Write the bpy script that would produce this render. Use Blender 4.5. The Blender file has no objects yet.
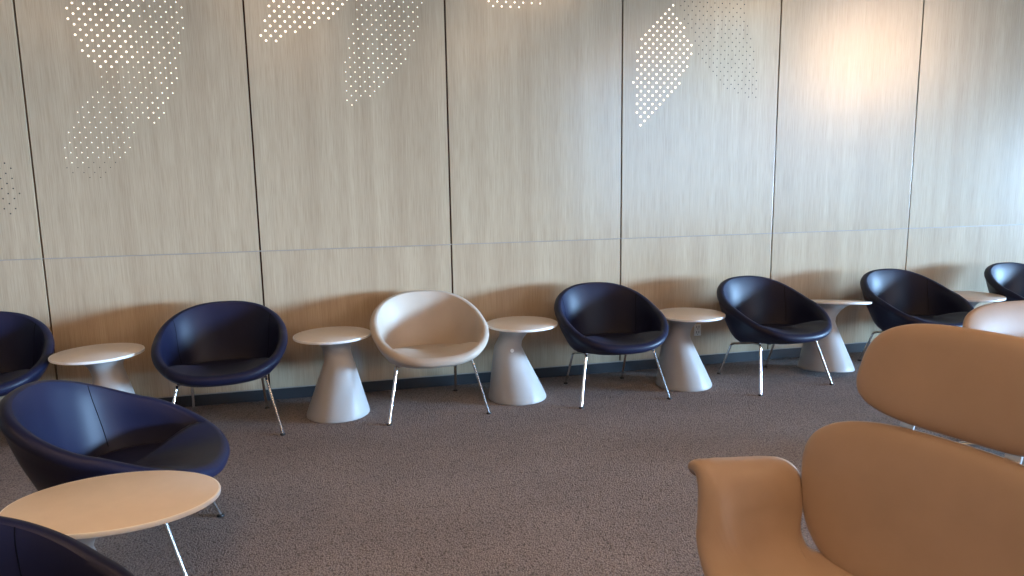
import bpy, bmesh, math, random
from mathutils import Vector, Matrix
PI = math.pi
random.seed(4)
C = bpy.context.scene.collection
sc = bpy.context.scene

# ------------------------------------------------------------------ materials
def lin(c):
    return tuple((v/12.92 if v <= .04045 else ((v+.055)/1.055)**2.4) for v in c)

class NT:
    def __init__(s, name):
        s.m = bpy.data.materials.new(name); s.m.use_nodes = True
        s.t = s.m.node_tree; s.b = s.t.nodes['Principled BSDF']
    def n(s, kind, **kw):
        x = s.t.nodes.new(kind)
        for k, v in kw.items():
            if k in x.inputs: x.inputs[k].default_value = v
            else: setattr(x, k, v)
        return x
    def l(s, a, b): s.t.links.new(a, b)
    def coord(s, scale=(1, 1, 1), rot=(0, 0, 0)):
        tc = s.n('ShaderNodeTexCoord'); mp = s.n('ShaderNodeMapping')
        mp.inputs['Scale'].default_value = scale; mp.inputs['Rotation'].default_value = rot
        s.l(tc.outputs['Object'], mp.inputs['Vector']); return mp.outputs['Vector']
    def noise(s, vec, scale, detail=3, rough=.55):
        x = s.n('ShaderNodeTexNoise'); x.inputs['Scale'].default_value = scale
        x.inputs['Detail'].default_value = detail; x.inputs['Roughness'].default_value = rough
        s.l(vec, x.inputs['Vector']); return x.outputs['Fac']
    def ramp(s, fac, stops):
        x = s.n('ShaderNodeValToRGB'); e = x.color_ramp.elements
        e[0].position, e[0].color = stops[0][0], (*stops[0][1], 1)
        e[1].position, e[1].color = stops[-1][0], (*stops[-1][1], 1)
        for p, c in stops[1:-1]:
            q = e.new(p); q.color = (*c, 1)
        s.l(fac, x.inputs['Fac']); return x.outputs['Color']
    def mix(s, kind, fac, a, b):
        x = s.n('ShaderNodeMix', data_type='RGBA', blend_type=kind)
        x.inputs['Factor'].default_value = fac
        s.l(a, x.inputs['A']); s.l(b, x.inputs['B']); return x.outputs['Result']
    def bump(s, h, strength, dist):
        x = s.n('ShaderNodeBump'); x.inputs['Strength'].default_value = strength
        x.inputs['Distance'].default_value = dist; s.l(h, x.inputs['Height'])
        s.l(x.outputs['Normal'], s.b.inputs['Normal'])

def plain(name, col, rough=.5, metal=0., spec=.5, bump=None, vary=.06):
    k = NT(name); b = k.b
    b.inputs['Roughness'].default_value = rough; b.inputs['Metallic'].default_value = metal
    b.inputs['Specular IOR Level'].default_value = spec
    v = k.coord()
    f = k.noise(v, 14, 3)
    k.l(k.ramp(f, [(.3, tuple(c*(1-vary) for c in col)), (.7, tuple(min(1, c*(1+vary)) for c in col))]), b.inputs['Base Color'])
    if bump: k.bump(k.noise(v, bump[0], 4), bump[1], bump[2])
    return k.m

def wood_mat():
    k = NT('oak_veneer'); b = k.b
    obj = k.n('ShaderNodeObjectInfo')
    v = k.coord((1, 1, 1))
    # every panel is cut from another place of the veneer
    off = k.n('ShaderNodeVectorMath', operation='ADD')
    sc_ = k.n('ShaderNodeVectorMath', operation='SCALE'); sc_.inputs['Scale'].default_value = 37.
    comb = k.n('ShaderNodeCombineXYZ'); k.l(obj.outputs['Random'], comb.inputs['X']); k.l(obj.outputs['Random'], comb.inputs['Z'])
    k.l(comb.outputs[0], sc_.inputs[0]); k.l(v, off.inputs[0]); k.l(sc_.outputs[0], off.inputs[1])
    V = off.outputs[0]
    def mp(s):
        m = k.n('ShaderNodeMapping'); m.inputs['Scale'].default_value = s; k.l(V, m.inputs['Vector']); return m.outputs[0]
    fine = k.noise(mp((210, 1, 5.0)), 1, 3, .6)
    mid = k.noise(mp((34, 1, .8)), 1, 3, .6)
    broad = k.noise(mp((7, 1, .12)), 1, 2, .5)
    c1 = k.ramp(fine, [(.30, lin((.70, .615, .505))), (.52, lin((.76, .68, .57))), (.75, lin((.79, .715, .605)))])
    c2 = k.ramp(mid, [(.3, (.93, .92, .91)), (.7, (1, 1, 1))])
    c3 = k.ramp(broad, [(.35, (.88, .855, .84)), (.65, (1, 1, 1))])
    k.l(k.mix('MULTIPLY', 1, k.mix('MULTIPLY', 1, c1, c2), c3), b.inputs['Base Color'])
    b.inputs['Roughness'].default_value = .20
    b.inputs['Specular IOR Level'].default_value = .85
    k.bump(fine, .10, .0006)
    return k.m

def carpet_mat():
    k = NT('loop_carpet'); b = k.b
    v = k.coord()
    vo = k.n('ShaderNodeTexVoronoi', feature='F1'); vo.inputs['Scale'].default_value = 175.
    mp = k.n('ShaderNodeMapping'); mp.inputs['Scale'].default_value = (1, .62, 1); mp.inputs['Rotation'].default_value = (0, 0, .5)
    k.l(v, mp.inputs['Vector'])
    wob = k.noise(mp.outputs[0], 60, 3)
    add = k.n('ShaderNodeVectorMath', operation='MULTIPLY_ADD'); k.l(wob, add.inputs[0]); add.inputs[1].default_value = (.02, .02, .02); k.l(mp.outputs[0], add.inputs[2])
    k.l(add.outputs[0], vo.inputs['Vector'])
    c1 = k.ramp(vo.outputs['Distance'], [(.0, lin((.67, .62, .605))), (.45, lin((.585, .54, .52))), (.9, lin((.39, .36, .35)))])
    big = k.noise(k.coord((1, 1.6, 1), (0, 0, .6)), 1.3, 4, .6)
    c2 = k.ramp(big, [(.35, (.86, .86, .86)), (.65, (1, 1, 1))])
    fl = k.noise(v, 45, 2)
    c3 = k.ramp(fl, [(.3, (.90, .90, .90)), (.7, (1, 1, 1))])
    k.l(k.mix('MULTIPLY', 1, k.mix('MULTIPLY', 1, c1, c2), c3), b.inputs['Base Color'])
    b.inputs['Roughness'].default_value = .92; b.inputs['Specular IOR Level'].default_value = .2
    inv = k.n('ShaderNodeMath', operation='SUBTRACT'); inv.inputs[0].default_value = 1; k.l(vo.outputs['Distance'], inv.inputs[1])
    k.bump(inv.outputs[0], .8, .006)
    return k.m

def leather(name, col, rough, bump=.12):
    k = NT(name); b = k.b; v = k.coord()
    f = k.noise(v, 5, 4)
    k.l(k.ramp(f, [(.3, tuple(c*.93 for c in col)), (.7, tuple(c*1.06 for c in col))]), b.inputs['Base Color'])
    b.inputs['Roughness'].default_value = rough; b.inputs['Specular IOR Level'].default_value = .22
    g = k.noise(v, 260, 3); w = k.noise(v, 9, 3)
    mx = k.n('ShaderNodeMath', operation='MULTIPLY_ADD'); k.l(w, mx.inputs[0]); mx.inputs[1].default_value = 6.; k.l(g, mx.inputs[2])
    k.bump(mx.outputs[0], bump, .0012)
    return k.m

def emit(name, col, s):
    k = NT(name); k.b.inputs['Base Color'].default_value = (*col, 1)
    k.b.inputs['Emission Color'].default_value = (*col, 1); k.b.inputs['Emission Strength'].default_value = s
    return k.m

M = {}
M['wood'] = wood_mat()
M['carpet'] = carpet_mat()
M['gap'] = plain('gap_board', lin((.27, .13, .08)), .9, spec=.1)
M['dark_hole'] = plain('dark_hole', (.012, .012, .012), .7)
M['joint'] = plain('joint_profile', lin((.60, .56, .52)), .5, .0)
M['base'] = plain('baseboard_paint', lin((.17, .175, .19)), .7)
M['plaster'] = plain('plaster', lin((.52, .49, .46)), .9)
M['ceil'] = plain('ceiling_paint', lin((.56, .52, .48)), .9)
M['navy'] = leather('navy_leather', (.0085, .0100, .030), .44)
M['cream'] = leather('cream_leather', lin((.73, .675, .615)), .42, .08)
M['tan'] = leather('taupe_leather', lin((.655, .57, .505)), .32, .08)
M['thread'] = plain('seam_thread', (.004, .005, .010), .9, spec=.05)
M['chrome'] = plain('chrome', (.78, .77, .75), .16, 1.)
M['black'] = plain('black_plastic', (.012, .012, .012), .45)
M['steel'] = plain('brushed_steel', (.62, .62, .62), .32, 1.)
M['top'] = plain('table_laminate', lin((.85, .81, .77)), .42, spec=.3, vary=.03)
M['tbase'] = plain('table_lacquer', lin((.64, .63, .62)), .42, spec=.22, vary=.02, bump=(90, .05, .001))
M['edge'] = plain('lit_edge_lacquer', lin((.93, .93, .92)), .3, vary=.01)  # paler than the tops: window light on the table edges is in this colour
M['white'] = plain('white_plastic', lin((.88, .87, .84)), .4, vary=.02)
M['frame'] = plain('window_frame_paint', lin((.34, .33, .32)), .5)
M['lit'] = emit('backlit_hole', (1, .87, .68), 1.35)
M['lamp'] = emit('lamp_diffuser', (1, .66, .38), 5)

def glass_mat():
    k = NT('window_glass'); b = k.b
    b.inputs['Base Color'].default_value = (1, 1, 1, 1); b.inputs['Roughness'].default_value = 0
    b.inputs['IOR'].default_value = 1.45; b.inputs['Transmission Weight'].default_value = 1
    k.t.nodes.remove(b)
    tr = k.n('ShaderNodeBsdfTransparent'); gl = k.n('ShaderNodeBsdfGlossy'); gl.inputs['Roughness'].default_value = .0
    fr = k.n('ShaderNodeFresnel'); fr.inputs['IOR'].default_value = 1.45; mx = k.n('ShaderNodeMixShader')
    k.l(fr.outputs[0], mx.inputs[0]); k.l(tr.outputs[0], mx.inputs[1]); k.l(gl.outputs[0], mx.inputs[2])
    k.l(mx.outputs[0], k.t.nodes['Material Output'].inputs['Surface'])
    return k.m
M['glass'] = glass_mat()

# ------------------------------------------------------------------ mesh helpers
def link(name, bm, mat, parent=None, smooth=True, loc=None):
    me = bpy.data.meshes.new(name)
    bmesh.ops.recalc_face_normals(bm, faces=bm.faces[:])
    if smooth:
        for f in bm.faces: f.smooth = True
        for e in bm.edges:
            if len(e.link_faces) == 2 and e.calc_face_angle(0) > math.radians(38): e.smooth = False
    bm.to_mesh(me); bm.free()
    me.materials.append(mat)
    o = bpy.data.objects.new(name, me); C.objects.link(o)
    if parent: o.parent = parent
    if loc: o.location = loc
    return o

def box(bm, x0, x1, y0, y1, z0, z1, bev=0):
    r = bmesh.ops.create_cube(bm, size=1)
    for v in r['verts']:
        v.co = Vector((x0+(v.co.x+.5)*(x1-x0), y0+(v.co.y+.5)*(y1-y0), z0+(v.co.z+.5)*(z1-z0)))
    if bev:
        ed = list({e for v in r['verts'] for e in v.link_edges})
        bmesh.ops.bevel(bm, geom=ed, offset=bev, segments=2, affect='EDGES', profile=.6)

def loft(bm, rings, close=True, cap0=True, cap1=True):
    R = [[bm.verts.new(p) for p in r] for r in rings]
    n = len(R[0])
    for a, b in zip(R, R[1:]):
        for i in range(n if close else n-1):
            j = (i+1) % n
            bm.faces.new((a[i], a[j], b[j], b[i]))
    if cap0: bm.faces.new(R[0][::-1])
    if cap1: bm.faces.new(R[-1])
    return R

def tube(bm, pts, r, seg=12, closed=False, caps=True):
    pts = [Vector(p) for p in pts]; n = len(pts); rings = []
    prev = None
    for i, p in enumerate(pts):
        if closed: t = (pts[(i+1) % n]-pts[i-1]).normalized()
        else: t = (pts[min(i+1, n-1)]-pts[max(i-1, 0)]).normalized()
        if prev is None:
            a = Vector((0, 0, 1)) if abs(t.z) < .9 else Vector((1, 0, 0))
            u = t.cross(a).normalized()
        else: u = (prev-t*prev.dot(t)).normalized()
        prev = u; w = t.cross(u)
        rr = r[i] if isinstance(r, (list, tuple)) else r
        rings.append([p+(u*math.cos(2*PI*k/seg)+w*math.sin(2*PI*k/seg))*rr for k in range(seg)])
    if closed: rings.append(rings[0])
    R = loft(bm, rings, True, caps and not closed, caps and not closed)
    if closed: bmesh.ops.remove_doubles(bm, verts=bm.verts[:], dist=1e-6)

def smooth_path(P, n=6):
    P = [Vector(p) for p in P]; out = []
    for i in range(len(P)-1):
        a, b, c, d = P[max(i-1, 0)], P[i], P[i+1], P[min(i+2, len(P)-1)]
        for k in range(n):
            t = k/n
            out.append(.5*((2*b)+(c-a)*t+(2*a-5*b+4*c-d)*t*t+(-a+3*b-3*c+d)*t**3))
    out.append(P[-1]); return out

def lathe(bm, prof, seg=64, centre=None):
    rings = []
    for r, z in prof:
        cx, cy = centre(z) if centre else (0, 0)
        rings.append([Vector((cx+r*math.cos(2*PI*i/seg), cy+r*math.sin(2*PI*i/seg), z)) for i in range(seg)])
    loft(bm, rings)

def empty(name, loc=(0, 0, 0), rz=0, label=None, cat=None, group=None, kind=None):
    o = bpy.data.objects.new(name, None); C.objects.link(o); o.empty_display_size = .1
    o.location = loc; o.rotation_euler = (0, 0, rz)
    tag(o, label, cat, group, kind); return o
def tag(o, label=None, cat=None, group=None, kind=None):
    if label: o['label'] = label
    if cat: o['category'] = cat
    if group: o['group'] = group
    if kind: o['kind'] = kind
    return o
KIDS = {}
def kids(o): return [c for c in bpy.data.objects if c.parent == o]
def copy_tree(o, parent=None):
    c = o.copy(); C.objects.link(c); c.parent = parent
    for ch in kids(o): copy_tree(ch, c)
    return c

# ------------------------------------------------------------------ the room
XL, XR, YB, HC = -4.6, 22.0, -14.0, 7.2
def struct(name, bm, mat, parent=None, smooth=False):
    o = link(name, bm, mat, parent, smooth)
    if not parent: o['kind'] = 'structure'
    return o

bm = bmesh.new(); box(bm, XL, XR, YB, .06, -.05, 0); struct('floor', bm, M['carpet'])
bm = bmesh.new(); box(bm, XL, XR, YB, .06, HC, HC+.05); struct('ceiling', bm, M['ceil'])
bm = bmesh.new(); box(bm, XL-.1, XL, YB, .06, 0, HC); struct('wall_left', bm, M['plaster'])

# panelled wall: a dark backing board with oak panels in front of it
W, X0, ZS = 1.2, -1.7146, .9599
bm = bmesh.new(); box(bm, XL, XR, .024, .06, 0, HC)
back = struct('wall_back', bm, M['gap'])
k0 = -3
for k in range(k0, 13):
    xa, xb = X0+k*W+.0055, X0+(k+1)*W-.0055
    xa = max(xa, XL+.001); xb = min(xb, XR-.001)
    if xb-xa < .1: continue
    for nm, z0, z1 in (('upper_panel', ZS+.003, HC-.001), ('lower_panel', .0775, ZS-.003)):
        bm = bmesh.new(); box(bm, 0, xb-xa, 0, .0235, 0, z1-z0, .0008)
        o = link(nm, bm, M['wood'], back, False); o.location = (xa, 0, z0)
bm = bmesh.new(); box(bm, XL, XR, .004, .0235, ZS-.0029, ZS+.0029); link('joint_profile', bm, M['joint'], back, False)
bm = bmesh.new(); box(bm, XL, XR, -.004, .0235, .0, .0698, .001)
struct('baseboard_back', bm, M['base'])
bm = bmesh.new(); box(bm, XL, XR, .001, .0235, .0700, .0772, .0005); link('shadow_bead', bm, M['joint'], back, False)

# perforations: fields of round holes drilled through the veneer, some lit from behind
def inside(p, poly):
    x, y = p; r = False
    for i in range(len(poly)):
        (x0, y0), (x1, y1) = poly[i], poly[i-1]
        if (y0 > y) != (y1 > y) and x < (x1-x0)*(y-y0)/(y1-y0)+x0: r = not r
    return r
PX, PZ = .0570, .0285
def holes(name, poly, rad, mat, grad=None, top=0):
    poly = [(x, z) for x, z in poly]
    xs = [p[0] for p in poly]; zs = [p[1] for p in poly]
    bm = bmesh.new()
    for j in range(int(min(zs)/PZ)-1, int((max(zs))/PZ)+2):
        for i in range(int(min(xs)/PX)-2, int(max(xs)/PX)+3):
            x = i*PX+(PX/2 if j % 2 else 0); z = j*PZ
            if not inside((x, z), poly): continue
            u = (x-X0) % W
            if u < .03 or u > W-.03: continue
            r = rad if grad is None else grad(x, z)
            # shallow plug seated in the drilled hole
            seg = 10
            a = [Vector((x+r*math.cos(2*PI*q/seg), -.0006, z+r*math.sin(2*PI*q/seg))) for q in range(seg)]
            b = [Vector((p.x, .004, p.z)) for p in a]
            loft(bm, [b, a])
    return link(name, bm, mat, back, False)
A = [(-1.50,2.60),(-1.483,2.408),(-1.475,2.344),(-1.449,2.248),(-1.419,2.184),(-1.392,2.102),(-1.355,2.054),(-1.302,2.016),(-1.220,2.051),(-1.127,2.093),(-1.125,2.176),(-1.119,2.314),(-1.093,2.425),(-1.09,2.60),(-1.14,2.86),(-1.25,3.06),(-1.38,2.95),(-1.47,2.78)]
B = [(-1.09,2.60),(-1.093,2.425),(-1.118,2.259),(-1.127,2.093),(-1.076,2.010),(-1.018,1.937),(-1.099,1.800),(-1.129,1.765),(-1.037,1.708),(-0.988,1.783),(-0.935,1.899),(-0.906,1.985),(-0.879,2.127),(-0.851,2.268),(-0.854,2.60),(-0.89,2.82),(-0.97,3.0),(-1.06,2.86)]
Cc = [(-1.220,2.051),(-1.302,2.016),(-1.340,1.943),(-1.414,1.864),(-1.469,1.780),(-1.526,1.667),(-1.544,1.583),(-1.545,1.50),(-1.214,1.524),(-1.168,1.628),(-1.129,1.765),(-1.030,1.926),(-1.076,2.010),(-1.127,2.093)]
C2 = [(-1.545,1.50),(-1.545,1.469),(-1.502,1.434),(-1.395,1.40),(-1.32,1.42),(-1.214,1.524)]
D = [(-0.446,2.214),(-0.415,2.341),(-0.33,2.6),(-0.22,2.74),(-0.05,2.80),(0.10,2.72),(0.116,2.6),(0.10,2.478),(0.071,2.417),(-0.051,2.343),(-0.188,2.291),(-0.349,2.217)]
E_ = [(0.118,2.6),(0.118,2.477),(0.124,2.390),(0.095,2.289),(0.061,2.212),(0.045,2.003),(0.043,1.846),(0.085,1.834),(0.198,1.897),(0.326,2.008),(0.404,2.083),(0.471,2.206),(0.526,2.346),(0.575,2.6),(0.54,2.84),(0.42,3.02),(0.28,2.95),(0.16,2.78)]
F = [(0.93,2.62),(0.952,2.514),(0.978,2.475),(1.076,2.470),(1.176,2.475),(1.310,2.50),(1.36,2.62),(1.33,2.80),(1.18,2.98),(1.02,2.86)]
G = [(2.235,2.557),(2.156,2.470),(2.048,2.356),(1.984,2.236),(1.965,2.006),(1.989,1.840),(2.035,1.699),(2.131,1.788),(2.278,1.964),(2.372,2.127),(2.415,2.235),(2.343,2.392),(2.273,2.520)]
H = [(2.272,2.64),(2.30,2.50),(2.381,2.380),(2.438,2.216),(2.556,2.118),(2.685,1.984),(2.821,1.945),(2.92,1.891),(2.93,2.024),(2.889,2.228),(2.826,2.429),(2.796,2.64),(2.70,2.86),(2.52,2.98),(2.36,2.84)]
I = [(-2.2,1.72),(-1.872,1.56),(-1.809,1.48),(-1.79,1.331),(-1.815,1.223),(-1.95,1.20),(-2.25,1.3)]
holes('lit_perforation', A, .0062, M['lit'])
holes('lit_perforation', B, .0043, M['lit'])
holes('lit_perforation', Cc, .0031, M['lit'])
holes('dark_perforation', C2, .0030, M['dark_hole'])
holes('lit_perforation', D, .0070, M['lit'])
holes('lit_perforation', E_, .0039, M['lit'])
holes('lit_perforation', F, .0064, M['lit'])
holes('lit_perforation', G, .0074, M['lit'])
holes('dark_perforation', H, .0042, M['dark_hole'])
holes('dark_perforation', I, .0042, M['dark_hole'])

# wall behind the camera: solid on the left, bays of windows on the right, two of them taller
BAYS = [(6.4, 8.4, 4.6), (8.4, 10.2, 4.6), (10.2, 12.3, 6.6), (12.3, 13.7, 4.6), (13.7, 15.6, 6.8), (15.6, 17.5, 6.8), (17.5, 19.5, 4.7), (19.5, 21.6, 4.7)]
WZ0 = .12
bm = bmesh.new()
box(bm, XL, BAYS[0][0], YB-.15, YB, 0, HC); box(bm, BAYS[-1][1], XR, YB-.15, YB, 0, HC)
for a, b, top in BAYS:
    box(bm, a, b, YB-.15, YB, 0, WZ0); box(bm, a, b, YB-.15, YB, top, HC)
struct('wall_front', bm, M['plaster'])
RY = [(-13.7, -11.4, 2.5), (-11.4, -9.1, 2.5), (-9.1, -6.8, 2.5), (-6.8, -4.5, 2.5)]
bm = bmesh.new()
box(bm, XR, XR+.15, YB, RY[0][0], 0, HC); box(bm, XR, XR+.15, RY[-1][1], .06, 0, HC)
for a, b, top in RY:
    box(bm, XR, XR+.15, a, b, 0, WZ0); box(bm, XR, XR+.15, a, b, top, HC)
struct('wall_right', bm, M['plaster'])
def window(name, a, b, top, axis, fixed):
    bm = bmesh.new(); t = .035
    def B_(u0, u1, z0, z1, d0=-.05, d1=.05):
        if axis == 'x': box(bm, u0, u1, fixed+d0, fixed+d1, z0, z1)
        else: box(bm, fixed+d0, fixed+d1, u0, u1, z0, z1)
    B_(a, a+t, WZ0, top); B_(b-t, b, WZ0, top); B_(a+t, b-t, WZ0, WZ0+t); B_(a+t, b-t, top-t, top)
    fr = struct(name, bm, M['frame'])
    bm = bmesh.new(); B_(a+t, b-t, WZ0+t, top-t, -.004, .004); link('window_pane', bm, M['glass'], fr, False)
for i, (a, b, top) in enumerate(BAYS): window('window_%d' % (i+1), a, b, top, 'x', YB-.075)
for i, (a, b, top) in enumerate(RY): window('window_%d' % (i+1+len(BAYS)), a, b, top, 'y', XR+.075)

# ceiling lamps
def ceiling_lamp(x, y, power, label):
    o = empty('pendant_lamp', (x, y, 3.4), 0, label, 'lamp', 'flat pendant lamps over the lounge')
    bm = bmesh.new()
    for (a, b, c, d) in ((-.62, .62, -.32, -.29), (-.62, .62, .29, .32), (-.62, -.59, -.29, .29), (.59, .62, -.29, .29)):
        box(bm, a, b, c, d, -.045, -.001, .003)
    box(bm, -.59, .59, -.29, .29, -.006, -.001)
    link('lamp_frame', bm, M['white'], o, False)
    bm = bmesh.new()
    for a_ in (-.5, .5): tube(bm, [(a_, -.3, -.002), (a_, -.3, HC-3.4)], .003, 6); tube(bm, [(a_, .3, -.002), (a_, .3, HC-3.4)], .003, 6)
    link('suspension_wire', bm, M['steel'], o)
    bm = bmesh.new(); box(bm, -.589, .589, -.289, .289, -.030, -.002); link('lamp_diffuser', bm, M['lamp'], o, False)
    L = bpy.data.lights.new('lamp_light', 'AREA'); L.shape = 'RECTANGLE'; L.size = 1.15; L.size_y = .55
    L.energy = power; L.color = (1, .61, .34)
    lo = bpy.data.objects.new('lamp_light', L); C.objects.link(lo); lo.location = (0, 0, -.05); lo.parent = o
LAMP = 9.6
for i, y in enumerate((-3.0, -5.2, -7.6)):
    for j, x in enumerate((-3.2, -.6, 2.0, 4.6)):
        ceiling_lamp(x, y, LAMP, 'flat rectangular warm white pendant lamp above the lounge seats')

# ------------------------------------------------------------------ round shell lounge chair
def se(v, n): return math.copysign(abs(v)**(2/n), v)
RR = .027
def rim(ph):
    a, yf, yb, zf, zb, gam, n, ym = .327, -.348, .278, .36, .655, 1.041, 2.376, -.032
    c, s = math.cos(ph), math.sin(ph)
    y = ym-(ym-yf)*se(c, n) if c > 0 else ym-(yb-ym)*se(c, n)
    return Vector((a*se(s, n), y, zf+(zb-zf)*((1-c)/2)**gam))
def lounge_chair(leather_m, name='lounge_chair', seams=True):
    o = empty(name)
    N = 120
    # even arc length around the rim
    dense = [rim(2*PI*i/2400) for i in range(2400)]
    L = [0]
    for i in range(2400): L.append(L[-1]+(dense[(i+1) % 2400]-dense[i]).length)
    P = []; j = 0
    for i in range(N):
        t = L[-1]*i/N
        while L[j+1] < t: j += 1
        P.append(dense[j].copy())
    def base(p):   # bottom outline of the shell
        ang = math.atan2(p.x/.327, -(p.y+.02)/.32)
        x = .205*se(math.sin(ang), 2.3); y = -.03-.175*se(math.cos(ang), 2.3)
        return Vector((x, y, .272-.19*y))
    def seat_edge(p):
        ang = math.atan2(p.x/.327, -(p.y+.02)/.32)
        x = .262*se(math.sin(ang), 2.3); y = -.055-.235*se(math.cos(ang), 2.3)
        return Vector((x, y, .350-.06*(y+.05)))
    def inner_wall(p, s, out, t):
        a = math.radians(130)
        i0 = p+out*RR*math.cos(a)+Vector((0, 0, RR*math.sin(a)))
        dep = max(0, min(1, (i0.z-s.z)/.22))
        b1 = i0-out*(.012+.016*dep)+Vector((0, 0, -.014-.05*dep)); b2 = s+out*(.004+.035*dep)+Vector((0, 0, .002+.10*dep))
        return i0*(1-t)**3+b1*3*t*(1-t)**2+b2*3*t*t*(1-t)+s*t**3
    bm = bmesh.new(); rings = []
    cols = []
    for p in P:
        b = base(p); s = seat_edge(p)
        out = Vector((p.x, p.y+.03, 0)).normalized()
        col = [Vector((b.x*.02, b.y*.02-.03, b.z+.002)), Vector((b.x*.9, (b.y+.03)*.9-.03, b.z)), b+Vector((0, 0, .004))]
        # outer wall with a slight belly
        e = p+out*RR*.75+Vector((0, 0, -RR*.66))
        nb = Vector((out.x, out.y, -.5)).normalized()
        for k in range(1, 8):
            t = k/8; q = b.lerp(e, t)
            col.append(q+nb*.022*math.sin(PI*t)+nb*.012*math.sin(PI*min(1, t*2.2))*(1-t))
        # the padded roll
        for k in range(0, 9):
            a = math.radians(-42+k*21.5)
            col.append(p+out*RR*math.cos(a)+Vector((0, 0, RR*math.sin(a))))
        # inner wall: leaves the roll softly and runs down to the seat
        for k in range(1, 15): col.append(inner_wall(p, s, out, k/14))
        col.append(Vector((s.x*.6, (s.y+.055)*.6-.055, s.z-.012))); col.append(Vector((s.x*.02, (s.y+.055)*.02-.055, s.z-.014)))
        cols.append(col)
    rings = list(map(list, zip(*cols)))
    R = loft(bm, rings, True, True, True)
    shell = link('shell', bm, leather_m, o)
    # seat cushion: lies in the shell and runs out over the front roll
    bm = bmesh.new(); cols = []
    for p in P:
        s = seat_edge(p); out = Vector((p.x, p.y+.03, 0)).normalized()
        c = Vector((0, -.055, 0))
        f = max(0, min(1, (-p.y-.13)/.15)); f = f*f*(3-2*f)          # 1 along the front
        edge = s+Vector((out.x*.008, out.y*.008, 0))
        col = []
        zc = .362
        def top_z(y, t): return zc+.010*(1-t*t)-.06*(y+.055)
        ft = p+out*RR*math.cos(math.radians(100))+Vector((0, 0, RR*math.sin(math.radians(100))+.0018))
        for k in range(12):
            t = k/11
            inner = c.lerp(Vector((edge.x, edge.y, 0)), t)
            inner.z = top_z(inner.y, t)-.018*(max(0, (t-.84)/.16))**2
            fr = c.lerp(Vector((ft.x, ft.y, 0)), t)
            w_ = t**2*(3-2*t); fr.z = top_z(fr.y, t)*(1-w_)+ft.z*w_
            col.append(inner.lerp(fr, f))
        for k in range(1, 7):        # over the roll at the front, tucked under itself elsewhere
            a_ = math.radians(100-k*22)
            fr = p+out*(RR+.0018)*math.cos(a_)+Vector((0, 0, (RR+.0018)*math.sin(a_)))
            inner = Vector((edge.x, edge.y, 0))*(1-.012*k); inner.z = col[11].z-.0035*k
            g_ = max(0, min(1, (f-.02)/.5))
            col.append(inner.lerp(fr, f))
        col.append(Vector((s.x*.8, (s.y+.055)*.8-.055, s.z-.02)))
        col[0] = Vector((col[0].x+out.x*.0005, col[0].y+out.y*.0005, col[0].z))
        cols.append(col)
    loft(bm, list(map(list, zip(*cols))), True, True, True)
    link('seat_cushion', bm, leather_m, o)
    # two stitched seams down the inside of the back
    def inner_at(phd, t):
        i = min(range(N), key=lambda q: abs(math.degrees(math.atan2(P[q].x, P[q].y+.03))-phd))
        p = P[i]; s = seat_edge(p); out = Vector((p.x, p.y+.03, 0)).normalized()
        q = inner_wall(p, s, out, t); return q+out*.0002
    for s_ in ((-1, 1) if seams else ()):
        bm = bmesh.new()
        pts = [inner_at(s_*56, t/12) for t in range(0, 12)]
        tube(bm, pts, .0016, 6)
        link('stitched_seam', bm, M['thread'], shell)
    # side rails under the shell with a cross bar, and four splayed legs
    fc, bc = (.226, -.185, .305), (.192, .135, .243)
    bm = bmesh.new()
    for s_ in (-1, 1):
        tube(bm, smooth_path([(s_*bc[0], bc[1]-.004, bc[2]), (s_*.205, .06, .258), (s_*.217, -.09, .294), (s_*fc[0], fc[1]+.004, fc[2])]), .0075, 12)
    tube(bm, [(-.222, -.13, .298), (.222, -.13, .298)], .0065, 10)
    tube(bm, [(-.207, .07, .256), (.207, .07, .256)], .0065, 10)
    link('rail_frame', bm, M['chrome'], o)
    for s_ in (-1, 1):
        for c_, f_ in ((fc, (.295, -.282)), (bc, (.207, .243))):
            bm = bmesh.new()
            a = Vector((s_*c_[0], c_[1], c_[2])); b = Vector((s_*f_[0], f_[1], .006))
            d = (b-a).normalized()
            pts = [a+Vector((0, (.02 if c_ is fc else -.02), .0)), a+d*.012] + [a.lerp(b, t) for t in (.15, .4, .7, 1)]
            tube(bm, smooth_path(pts, 4), .0078, 12)
            lg = link('leg', bm, M['chrome'], o)
            bm = bmesh.new(); lathe(bm, [(.001, 0), (.014, 0), (.0155, .003), (.013, .008), (.008, .010), (.001, .010)], 20)
            g = link('foot_glide', bm, M['black'], lg); g.location = (b.x, b.y, 0)
    return o

navy = lounge_chair(M['navy'])
CH = [(-1.940, -.378, .292, 'navy leather round lounge chair cut off by the left edge, against the wood wall'),
      (-.702, -.434, .085, 'navy leather round lounge chair against the wood wall, left of the cream chair'),
      (1.631, -.420, .03, 'navy leather round lounge chair directly right of the cream chair, by the wood wall'),
      (2.768, -.470, .139, 'navy leather round lounge chair by the wall, left of the tilted table'),
      (3.922, -.473, .015, 'navy leather round lounge chair by the wall, partly behind the big taupe headrest'),
      (5.05, -.455, .03, 'navy leather round lounge chair cut off by the right edge of the photo'),
      (-.838, -1.925, 1.58, 'navy leather round lounge chair in the left foreground, right behind the oval table'),
      (-.774, -3.189, .979, 'navy leather round lounge chair in the bottom left corner, only its rim showing')]
for i, (x, y, r, lab) in enumerate(CH):
    o = navy if i == 0 else copy_tree(navy)
    o.location = (x, y, 0); o.rotation_euler = (0, 0, r)
    tag(o, lab, 'chair', 'navy round lounge chairs')
cream = lounge_chair(M['cream'], seams=False)
cream.location = (.473, -.392, 0); cream.rotation_euler = (0, 0, .060)
tag(cream, 'cream leather round lounge chair on chrome legs, the only light one along the wall', 'chair')

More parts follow.
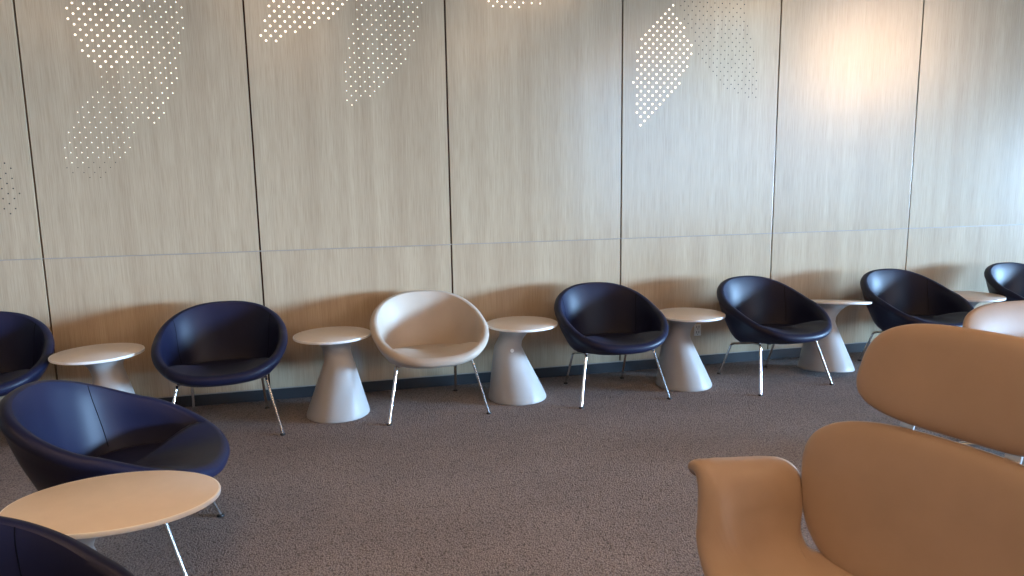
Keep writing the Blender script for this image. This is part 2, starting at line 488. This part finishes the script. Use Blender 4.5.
# ------------------------------------------------------------------ pedestal side tables
def side_table(name='side_table', sx=1., sy=1., off=(-.060, 0), top=.225, h=.483, toff=(.035, 0)):
    o = empty(name)
    def cen(z):
        t = max(0, min(1, z/(h-.02))); w = t*t*(3-2*t) if t < .8 else 1
        a = max(0, (t-.72)/.28); a = a*a*(3-2*a)*.55; w = min(1, t/.74); w = w*w*(3-2*w)*.3+w*.7
        return (off[0]*w*(1-a)+toff[0]*a, off[1]*w*(1-a)+toff[1]*a)
    prof = [(.005, 0), (.178, 0), (.184, .004), (.185, .010), (.180, .03), (.168, .068), (.152, .118), (.134, .175), (.116, .232), (.098, .290),
            (.086, .330), (.080, .360), (.080, .385), (.086, .408), (.099, .427), (.118, .441), (.140, .4495), (.145, .4505), (.005, .4505)]
    prof = [(r, z*h/.47) for r, z in prof]
    bm = bmesh.new(); lathe(bm, prof, 72, cen)
    for v in bm.verts: v.co.x *= 1; 
    link('pedestal', bm, M['tbase'], o)
    bm = bmesh.new()
    T = top; z0 = h-.0190
    lathe(bm, [(.005, z0), (T-.030, z0), (T-.010, z0+.002), (T-.002, z0+.005), (T, z0+.009), (T, h-.005), (T-.0012, h-.0015), (T-.004, h), (.005, h)], 96)
    for v in bm.verts: v.co.x = v.co.x*sx+toff[0]; v.co.y = v.co.y*sy+toff[1]
    tt = link('tabletop', bm, M['top'], o)
    bm = bmesh.new()
    loft(bm, [[Vector((r_*math.cos(2*PI*i/96)*sx+toff[0], r_*math.sin(2*PI*i/96)*sy+toff[1], z_)) for i in range(96)] for r_, z_ in
              ((T-.004, z0+.0035), (T+.0005, z0+.0055), (T+.0014, z0+.009), (T+.0014, h-.005), (T+.0002, h-.0012), (T-.003, h+.0002), (T-.006, h-.001))], True, False, False)
    link('lit_edge_band', bm, M['edge'], tt)  # white strip painted in for the window-lit rim
    return o
t1 = side_table()
TB = [(-1.305, -.485, PI-.75, .47, 'white pedestal side table beside the navy chair at the left edge of the photo'),
      (-.087, -.400, 1.9, .47, 'white pedestal side table between the navy chair and the cream chair'),
      (1.028, -.385, 0, .47, 'white pedestal side table directly right of the cream chair'),
      (2.170, -.425, 0, .47, 'white pedestal side table in front of the wall socket'),
      (4.455, -.400, 0, .47, 'white pedestal side table furthest right, mostly hidden behind a navy chair')]
for i, (x, y, r, h, lab) in enumerate(TB):
    o = t1 if i == 0 else copy_tree(t1)
    o.location = (x, y, 0); o.rotation_euler = (0, 0, r)
    tag(o, lab, 'table', 'white pedestal side tables')
o = side_table(off=(-.040, 0), toff=(.075, 0)); tag(o, 'white pedestal side table tipped slightly back towards the wall, its top seen nearly edge-on', 'table', 'white pedestal side tables')
o.rotation_euler = (math.radians(-6.5), math.radians(3.0), 0); o.location = (3.262, -.435, .0225)
oval = side_table('coffee_table', .278/.225, .196/.225, (-.035, .0), .225, .50, (.125, .0))
oval.location = (-.785, -2.52, 0); oval.rotation_euler = (0, 0, -.08)
tag(oval, 'white oval coffee table in the left foreground between two navy chairs', 'table')
# small cable port on one table neck
tb2 = [x for x in bpy.data.objects if x.get('label', '').startswith('white pedestal side table directly right')][0]
bm = bmesh.new(); lathe(bm, [(.001, 0), (.010, 0), (.012, .002), (.012, .004), (.006, .004), (.005, .002), (.001, .002)], 20)
g = link('cable_port', bm, M['edge'], tb2); g.rotation_euler = (PI/2-.1, 0, 0.05); g.location = (-.054, -.0925, .33)

# wall socket
o = empty('wall_socket', (2.492, 0, .268), 0, 'small white wall socket low on the oak wall beside the table neck', 'socket')
bm = bmesh.new(); box(bm, -.027, .027, -.009, -.0002, -.043, .043, .003); link('cover_plate', bm, M['white'], o, False)
for z in (-.016, .024):
    bm = bmesh.new()
    for x, w in ((-.009, .0022), (.009, .0022)): box(bm, x-w, x+w, -.0098, -.0085, z-.008, z+.008)
    box(bm, -.003, .003, -.0098, -.0085, z-.019, z-.013)
    link('outlet_slots', bm, M['black'], o, False)

# ------------------------------------------------------------------ petal armchair with headrest
def outline_pad(outline, surf, thick, m=7, rings=None):
    """outline: closed list of (p, q); surf(p, q) -> point, normal; a padded plate with rounded edges"""
    cp = sum(p for p, q in outline)/len(outline); cq = sum(q for p, q in outline)/len(outline)
    S = [0.004, .15, .3, .45, .6, .72, .81, .87, .915, .945, .965, .980, .990, .9965, 1]
    def ring(s, side):
        out = []
        for p, q in outline:
            P, Q = cp+(p-cp)*s, cq+(q-cq)*s
            pt, n = surf(P, Q)
            h = thick*(max(0, 1-s**m))**.5
            out.append((pt+n*h*side, (P, Q)))
        return out
    seq = [ring(s, 1) for s in S]+[ring(s, -1) for s in S[-2::-1]]
    return seq
def pad_mesh(names, seq, split, mat, parent):
    """makes one mesh, then hands its faces to the named parts, keeping the smooth normals"""
    n = len(seq[0]); V = [pt for r in seq for pt, _ in r]; U = [pq for r in seq for _, pq in r]
    Fc = []
    for i in range(len(seq)-1):
        for k in range(n):
            j = (k+1) % n; Fc.append((i*n+k, i*n+j, (i+1)*n+j, (i+1)*n+k))
    Fc.append(tuple(range(n-1, -1, -1))); Fc.append(tuple((len(seq)-1)*n+k for k in range(n)))
    me = bpy.data.meshes.new('tmp'); me.from_pydata([tuple(v) for v in V], [], Fc); me.update()
    b = bmesh.new(); b.from_mesh(me); bmesh.ops.recalc_face_normals(b, faces=b.faces[:]); b.verts.ensure_lookup_table(); b.normal_update()
    nr = [v.normal.copy() for v in b.verts]; polys = [[v.index for v in f.verts] for f in b.faces]; b.free()
    bpy.data.meshes.remove(me)
    res = []
    for nm, test in zip(names, split):
        fs = [f for f in polys if test(sum(U[i][0] for i in f)/len(f), sum(U[i][1] for i in f)/len(f))]
        idx = sorted({i for f in fs for i in f}); mp = {v: i for i, v in enumerate(idx)}
        me = bpy.data.meshes.new(nm); me.from_pydata([tuple(V[i]) for i in idx], [], [[mp[i] for i in f] for f in fs])
        for p in me.polygons: p.use_smooth = True
        me.normals_split_custom_set_from_vertices([tuple(nr[i]) for i in idx])
        me.materials.append(mat); ob = bpy.data.objects.new(nm, me); C.objects.link(ob); ob.parent = parent; res.append(ob)
    return res
def superell(hw, hh, n, tap, qc, N=120):
    out = []
    for i in range(N):
        t = 2*PI*i/N; q = hh*se(math.sin(t), n); p = hw*se(math.cos(t), n)*(1+tap*q/hh)
        out.append((p, qc+q))
    return out
def petal_chair(head=True):
    o = empty('petal_armchair'); m = M['tan']
    rho, kk, zb = .309, .282, .36
    def surf(p, q):
        pt = Vector((p, q*math.sin(rho)-kk*p*p, zb+q*math.cos(rho)))
        n = Vector((2*kk*p, 1, 0)); n = Vector((2*kk*p*-1*-1, math.cos(rho), -math.sin(rho))).normalized()
        return pt, n
    one = [lambda p, q: True]
    if head: pad_mesh(['headrest'], outline_pad(superell(.254, .127, 3.12, -.053, .552), surf, .026), one, m, o)
    pad_mesh(['backrest'], outline_pad(superell(.327, .207, 2.97, .162, .212), surf, .030), one, m, o)
    # seat and arms: one upholstered band, bent up at both sides and rolled outwards at the top
    sec = smooth_path([(0, 0, .372), (.10, 0, .372), (.20, 0, .380), (.272, 0, .405), (.312, 0, .450), (.328, 0, .505), (.344, 0, .555), (.362, 0, .586), (.382, 0, .600), (.404, 0, .601), (.422, 0, .590), (.430, 0, .568)], 8)
    cum = [0]
    for a, b in zip(sec, sec[1:]): cum.append(cum[-1]+(b-a).length)
    LT = cum[-1]
    def sec_at(s):
        s = max(0, min(LT, s)); j = 0
        while j < len(cum)-2 and cum[j+1] < s: j += 1
        t = (s-cum[j])/(cum[j+1]-cum[j]); a = sec[j].lerp(sec[j+1], t); d = (sec[j+1]-sec[j]).normalized()
        # smoothed tangent
        d2 = (sec[min(j+2, len(sec)-1)]-sec[max(j-1, 0)]).normalized()
        return a, d2
    def surf2(p, q):      # p: front-back, q: along the band (signed)
        a, d = sec_at(abs(q)); sg = 1 if q >= 0 else -1
        hgt = max(0, a.z-.40)
        lift = 1-.55*(p+.12)
        z = a.z+hgt*(-.80*(p+.12))
        x = a.x+hgt*.18*(-p-.12)+1.2*max(0, -p-.20)**2*min(1, hgt/.08)
        y = p+hgt*.22
        return Vector((sg*x, y, z)), Vector((sg*d.z, 0, -d.x)).normalized()
    def rng(q):
        t = abs(q)/LT
        f = -.40+.06*min(1, t/.5)**1.5+.03*max(0, (t-.5)/.5)                      # front edge
        b = .14 if t < .2 else .14-.15*min(1, (t-.2)/.30)**.8
        b += .03*max(0, (t-.6)/.4)
        return f, b
    out = []
    NQ = 200
    end = []
    # front edge from -L to L, rounded ends, back edge returning
    rc = .10
    for i in range(NQ+1):
        q = -LT+2*LT*i/NQ; f, b = rng(q); e = LT-abs(q)
        k = rc*.55*(1-math.sqrt(max(0, 1-(1-min(1, e/(rc*.55)))**2))) if e < rc*.55 else 0
        out.append((f+k, q))
    f, b = rng(LT)
    for i in range(1, 6): out.append((f+rc*.55+(b-rc-f-rc*.55)*i/6, LT))
    for i in range(NQ+1):
        q = LT-2*LT*i/NQ; f, b = rng(q); e = LT-abs(q)
        k = rc*(1-math.sqrt(max(0, 1-(1-min(1, e/rc))**2))) if e < rc else 0
        out.append((b-k, q))
    f, b = rng(LT)
    for i in range(1, 6): out.append((b-rc-(b-rc-f-rc*.55)*i/6, -LT))
    pad_mesh(['seat', 'arm', 'arm'], outline_pad(out, surf2, .033, 9),
             [lambda p, q: abs(q) < .27, lambda p, q: q <= -.27, lambda p, q: q >= .27], m, o)
    # flat brackets carrying the headrest
    for s_ in ((-1, 1) if head else ()):
        bm = bmesh.new()
        x = s_*.115
        pts = [surf(x, q)[0]+surf(x, q)[1]*.012 for q in (.34, .37, .40, .43, .46, .49)]
        rings = []
        for p in pts:
            nn = surf(x, .4)[1]
            rings.append([p+Vector((-.016, 0, 0))+nn*.003, p+Vector((.016, 0, 0))+nn*.003, p+Vector((.016, 0, 0))-nn*.003, p+Vector((-.016, 0, 0))-nn*.003])
        loft(bm, rings); link('headrest_bracket', bm, M['steel'], o, False)
    bm = bmesh.new()     # spine carrying the back
    tube(bm, smooth_path([(0, .05, .335), (0, .13, .335), (0, .175, .38), (0, .215, .50), (0, .245, .60)]), .014, 12)
    link('back_spine', bm, M['steel'], o)
    bm = bmesh.new(); lathe(bm, [(.002, .06), (.030, .06), (.028, .10), (.026, .28), (.060, .325), (.065, .345), (.002, .345)], 32); link('column', bm, M['steel'], o)
    for i in range(4):
        bm = bmesh.new(); a = PI/4+i*PI/2; d = Vector((math.cos(a), math.sin(a), 0))
        tube(bm, smooth_path([d*.01+Vector((0, 0, .085)), d*.12+Vector((0, 0, .072)), d*.26+Vector((0, 0, .035)), d*.31+Vector((0, 0, .013))]), [.017]*6+[.015]*6+[.012]*7, 12)
        link('foot', bm, M['steel'], o)
    return o
R2X, R2Y, R2T = 3.10, -2.055, .0
pc = petal_chair(); pc.location = (1.202, -3.371, 0); pc.rotation_euler = (0, 0, -1.302)
tag(pc, 'big taupe leather armchair with petal arms and headrest filling the right foreground', 'armchair')
p2 = petal_chair(False); p2.location = (R2X, R2Y, 0); p2.rotation_euler = (0, 0, R2T)
tag(p2, 'taupe leather armchair without headrest at the right edge, behind the big headrest', 'armchair')

# ------------------------------------------------------------------ sky
SKY, SKY_LOW, SKY_HIGH = 27.0, .22, 16.5
w = bpy.data.worlds.new('sky'); sc.world = w; w.use_nodes = True
t = w.node_tree; bg = t.nodes['Background']
def wn(kind, **kw):
    x = t.nodes.new(kind)
    for k, v in kw.items():
        if k in x.inputs: x.inputs[k].default_value = v
        else: setattr(x, k, v)
    return x
tc = wn('ShaderNodeTexCoord'); sp = wn('ShaderNodeSeparateXYZ'); t.links.new(tc.outputs['Generated'], sp.inputs[0])
rp = wn('ShaderNodeValToRGB'); e = rp.color_ramp.elements
e[0].position = 0; e[0].color = (.16, .14, .12, 1); e[1].position = 1; e[1].color = (.30, .50, .95, 1)
for p, c in ((.44, (.20, .21, .22)), (.475, (.34, .58, .86)), (.50, (.41, .69, 1.04)), (.60, (.39, .68, 1.08))):
    q = e.new(p); q.color = (*c, 1)
nz = wn('ShaderNodeVectorMath', operation='NORMALIZE'); t.links.new(tc.outputs['Generated'], nz.inputs[0]); t.links.new(nz.outputs[0], sp.inputs[0])
mr = wn('ShaderNodeMapRange'); mr.inputs['From Min'].default_value = -1; mr.inputs['From Max'].default_value = 1
t.links.new(sp.outputs['Z'], mr.inputs['Value']); t.links.new(mr.outputs[0], rp.inputs['Fac'])
# glow patches added to the sky for wall reflections: warm, blue, pale green
def sky_glow(prev, az, el, a0, a1, col):
    az, el = math.radians(az), math.radians(el)
    d = Vector((math.sin(az)*math.cos(el), -math.cos(az)*math.cos(el), math.sin(el)))
    dt = wn('ShaderNodeVectorMath', operation='DOT_PRODUCT'); t.links.new(nz.outputs[0], dt.inputs[0]); dt.inputs[1].default_value = d
    ms = wn('ShaderNodeMapRange', interpolation_type='SMOOTHSTEP')
    ms.inputs['From Min'].default_value = math.cos(math.radians(a1)); ms.inputs['From Max'].default_value = math.cos(math.radians(a0))
    t.links.new(dt.outputs['Value'], ms.inputs['Value'])
    mx = wn('ShaderNodeMix', data_type='RGBA'); t.links.new(ms.outputs[0], mx.inputs['Factor']); t.links.new(prev, mx.inputs['A'])
    mx.inputs['B'].default_value = (*col, 1); return mx.outputs['Result']
c = sky_glow(rp.outputs[0], 39.8, 8.6, 2.8, 4.4, (5.4, 3.6, 2.3))
c = sky_glow(c, 47.0, -.5, 3.0, 8.0, (.56, .95, 1.42))
c = sky_glow(c, 30.2, 9.5, 2.0, 4.0, (1.0, 1.15, .95))
# the sky is brightest to the right of the seats and duller straight behind the camera
BD = Vector((math.sin(math.radians(68)), -math.cos(math.radians(68)), .045)).normalized()
dt = wn('ShaderNodeVectorMath', operation='DOT_PRODUCT'); t.links.new(nz.outputs[0], dt.inputs[0]); dt.inputs[1].default_value = BD
ms = wn('ShaderNodeMapRange', interpolation_type='SMOOTHSTEP')
ms.inputs['From Min'].default_value = math.cos(math.radians(9)); ms.inputs['From Max'].default_value = math.cos(math.radians(5))
ms.inputs['To Min'].default_value = SKY_LOW; ms.inputs['To Max'].default_value = SKY_HIGH
t.links.new(dt.outputs['Value'], ms.inputs['Value'])
ml = wn('ShaderNodeVectorMath', operation='SCALE'); t.links.new(c, ml.inputs[0]); t.links.new(ms.outputs[0], ml.inputs['Scale']); c = ml.outputs[0]
t.links.new(c, bg.inputs['Color']); bg.inputs['Strength'].default_value = SKY

# sky portals at the windows (guide the sampling only)
def portal(x, y, z, rz, sx, sy):
    L = bpy.data.lights.new('window_portal', 'AREA'); L.shape = 'RECTANGLE'; L.size = sx; L.size_y = sy; L.cycles.is_portal = True
    lo = bpy.data.objects.new('window_portal', L); C.objects.link(lo); lo.location = (x, y, z); lo.rotation_euler = (PI/2, 0, rz)
portal(14.0, YB-.16, 3.45, PI, 15.2, 6.7)
portal(XR+.16, -9.1, 1.31, -PI/2+PI, 9.2, 2.4)

# ------------------------------------------------------------------ camera
pi_, ro, ya, Hc, Dc, f = .1486, -.0151, .2348, 1.3525, 4.5738, 696.73
fw = Vector((math.sin(ya)*math.cos(pi_), math.cos(ya)*math.cos(pi_), -math.sin(pi_)))
r = Vector((math.cos(ya), -math.sin(ya), 0)); u = r.cross(fw)
r2 = math.cos(ro)*r+math.sin(ro)*u; u2 = -math.sin(ro)*r+math.cos(ro)*u
cd = bpy.data.cameras.new('camera'); cam = bpy.data.objects.new('camera', cd); C.objects.link(cam)
cd.sensor_width = 36; cd.lens = f/1024*36; cd.clip_start = .05
m = Matrix((r2, u2, -fw)).transposed().to_4x4(); m.translation = Vector((0, -Dc, Hc)); cam.matrix_world = m
sc.camera = cam

vs = sc.view_settings; vs.view_transform = 'Standard'; vs.look = 'None'; vs.gamma = 1; vs.use_curve_mapping = False
vs.exposure = 0.14
sc.cycles.use_denoising = True
sc.cycles.max_bounces = 8; sc.cycles.diffuse_bounces = 4; sc.cycles.glossy_bounces = 4
sc.cycles.sample_clamp_indirect = 6.0
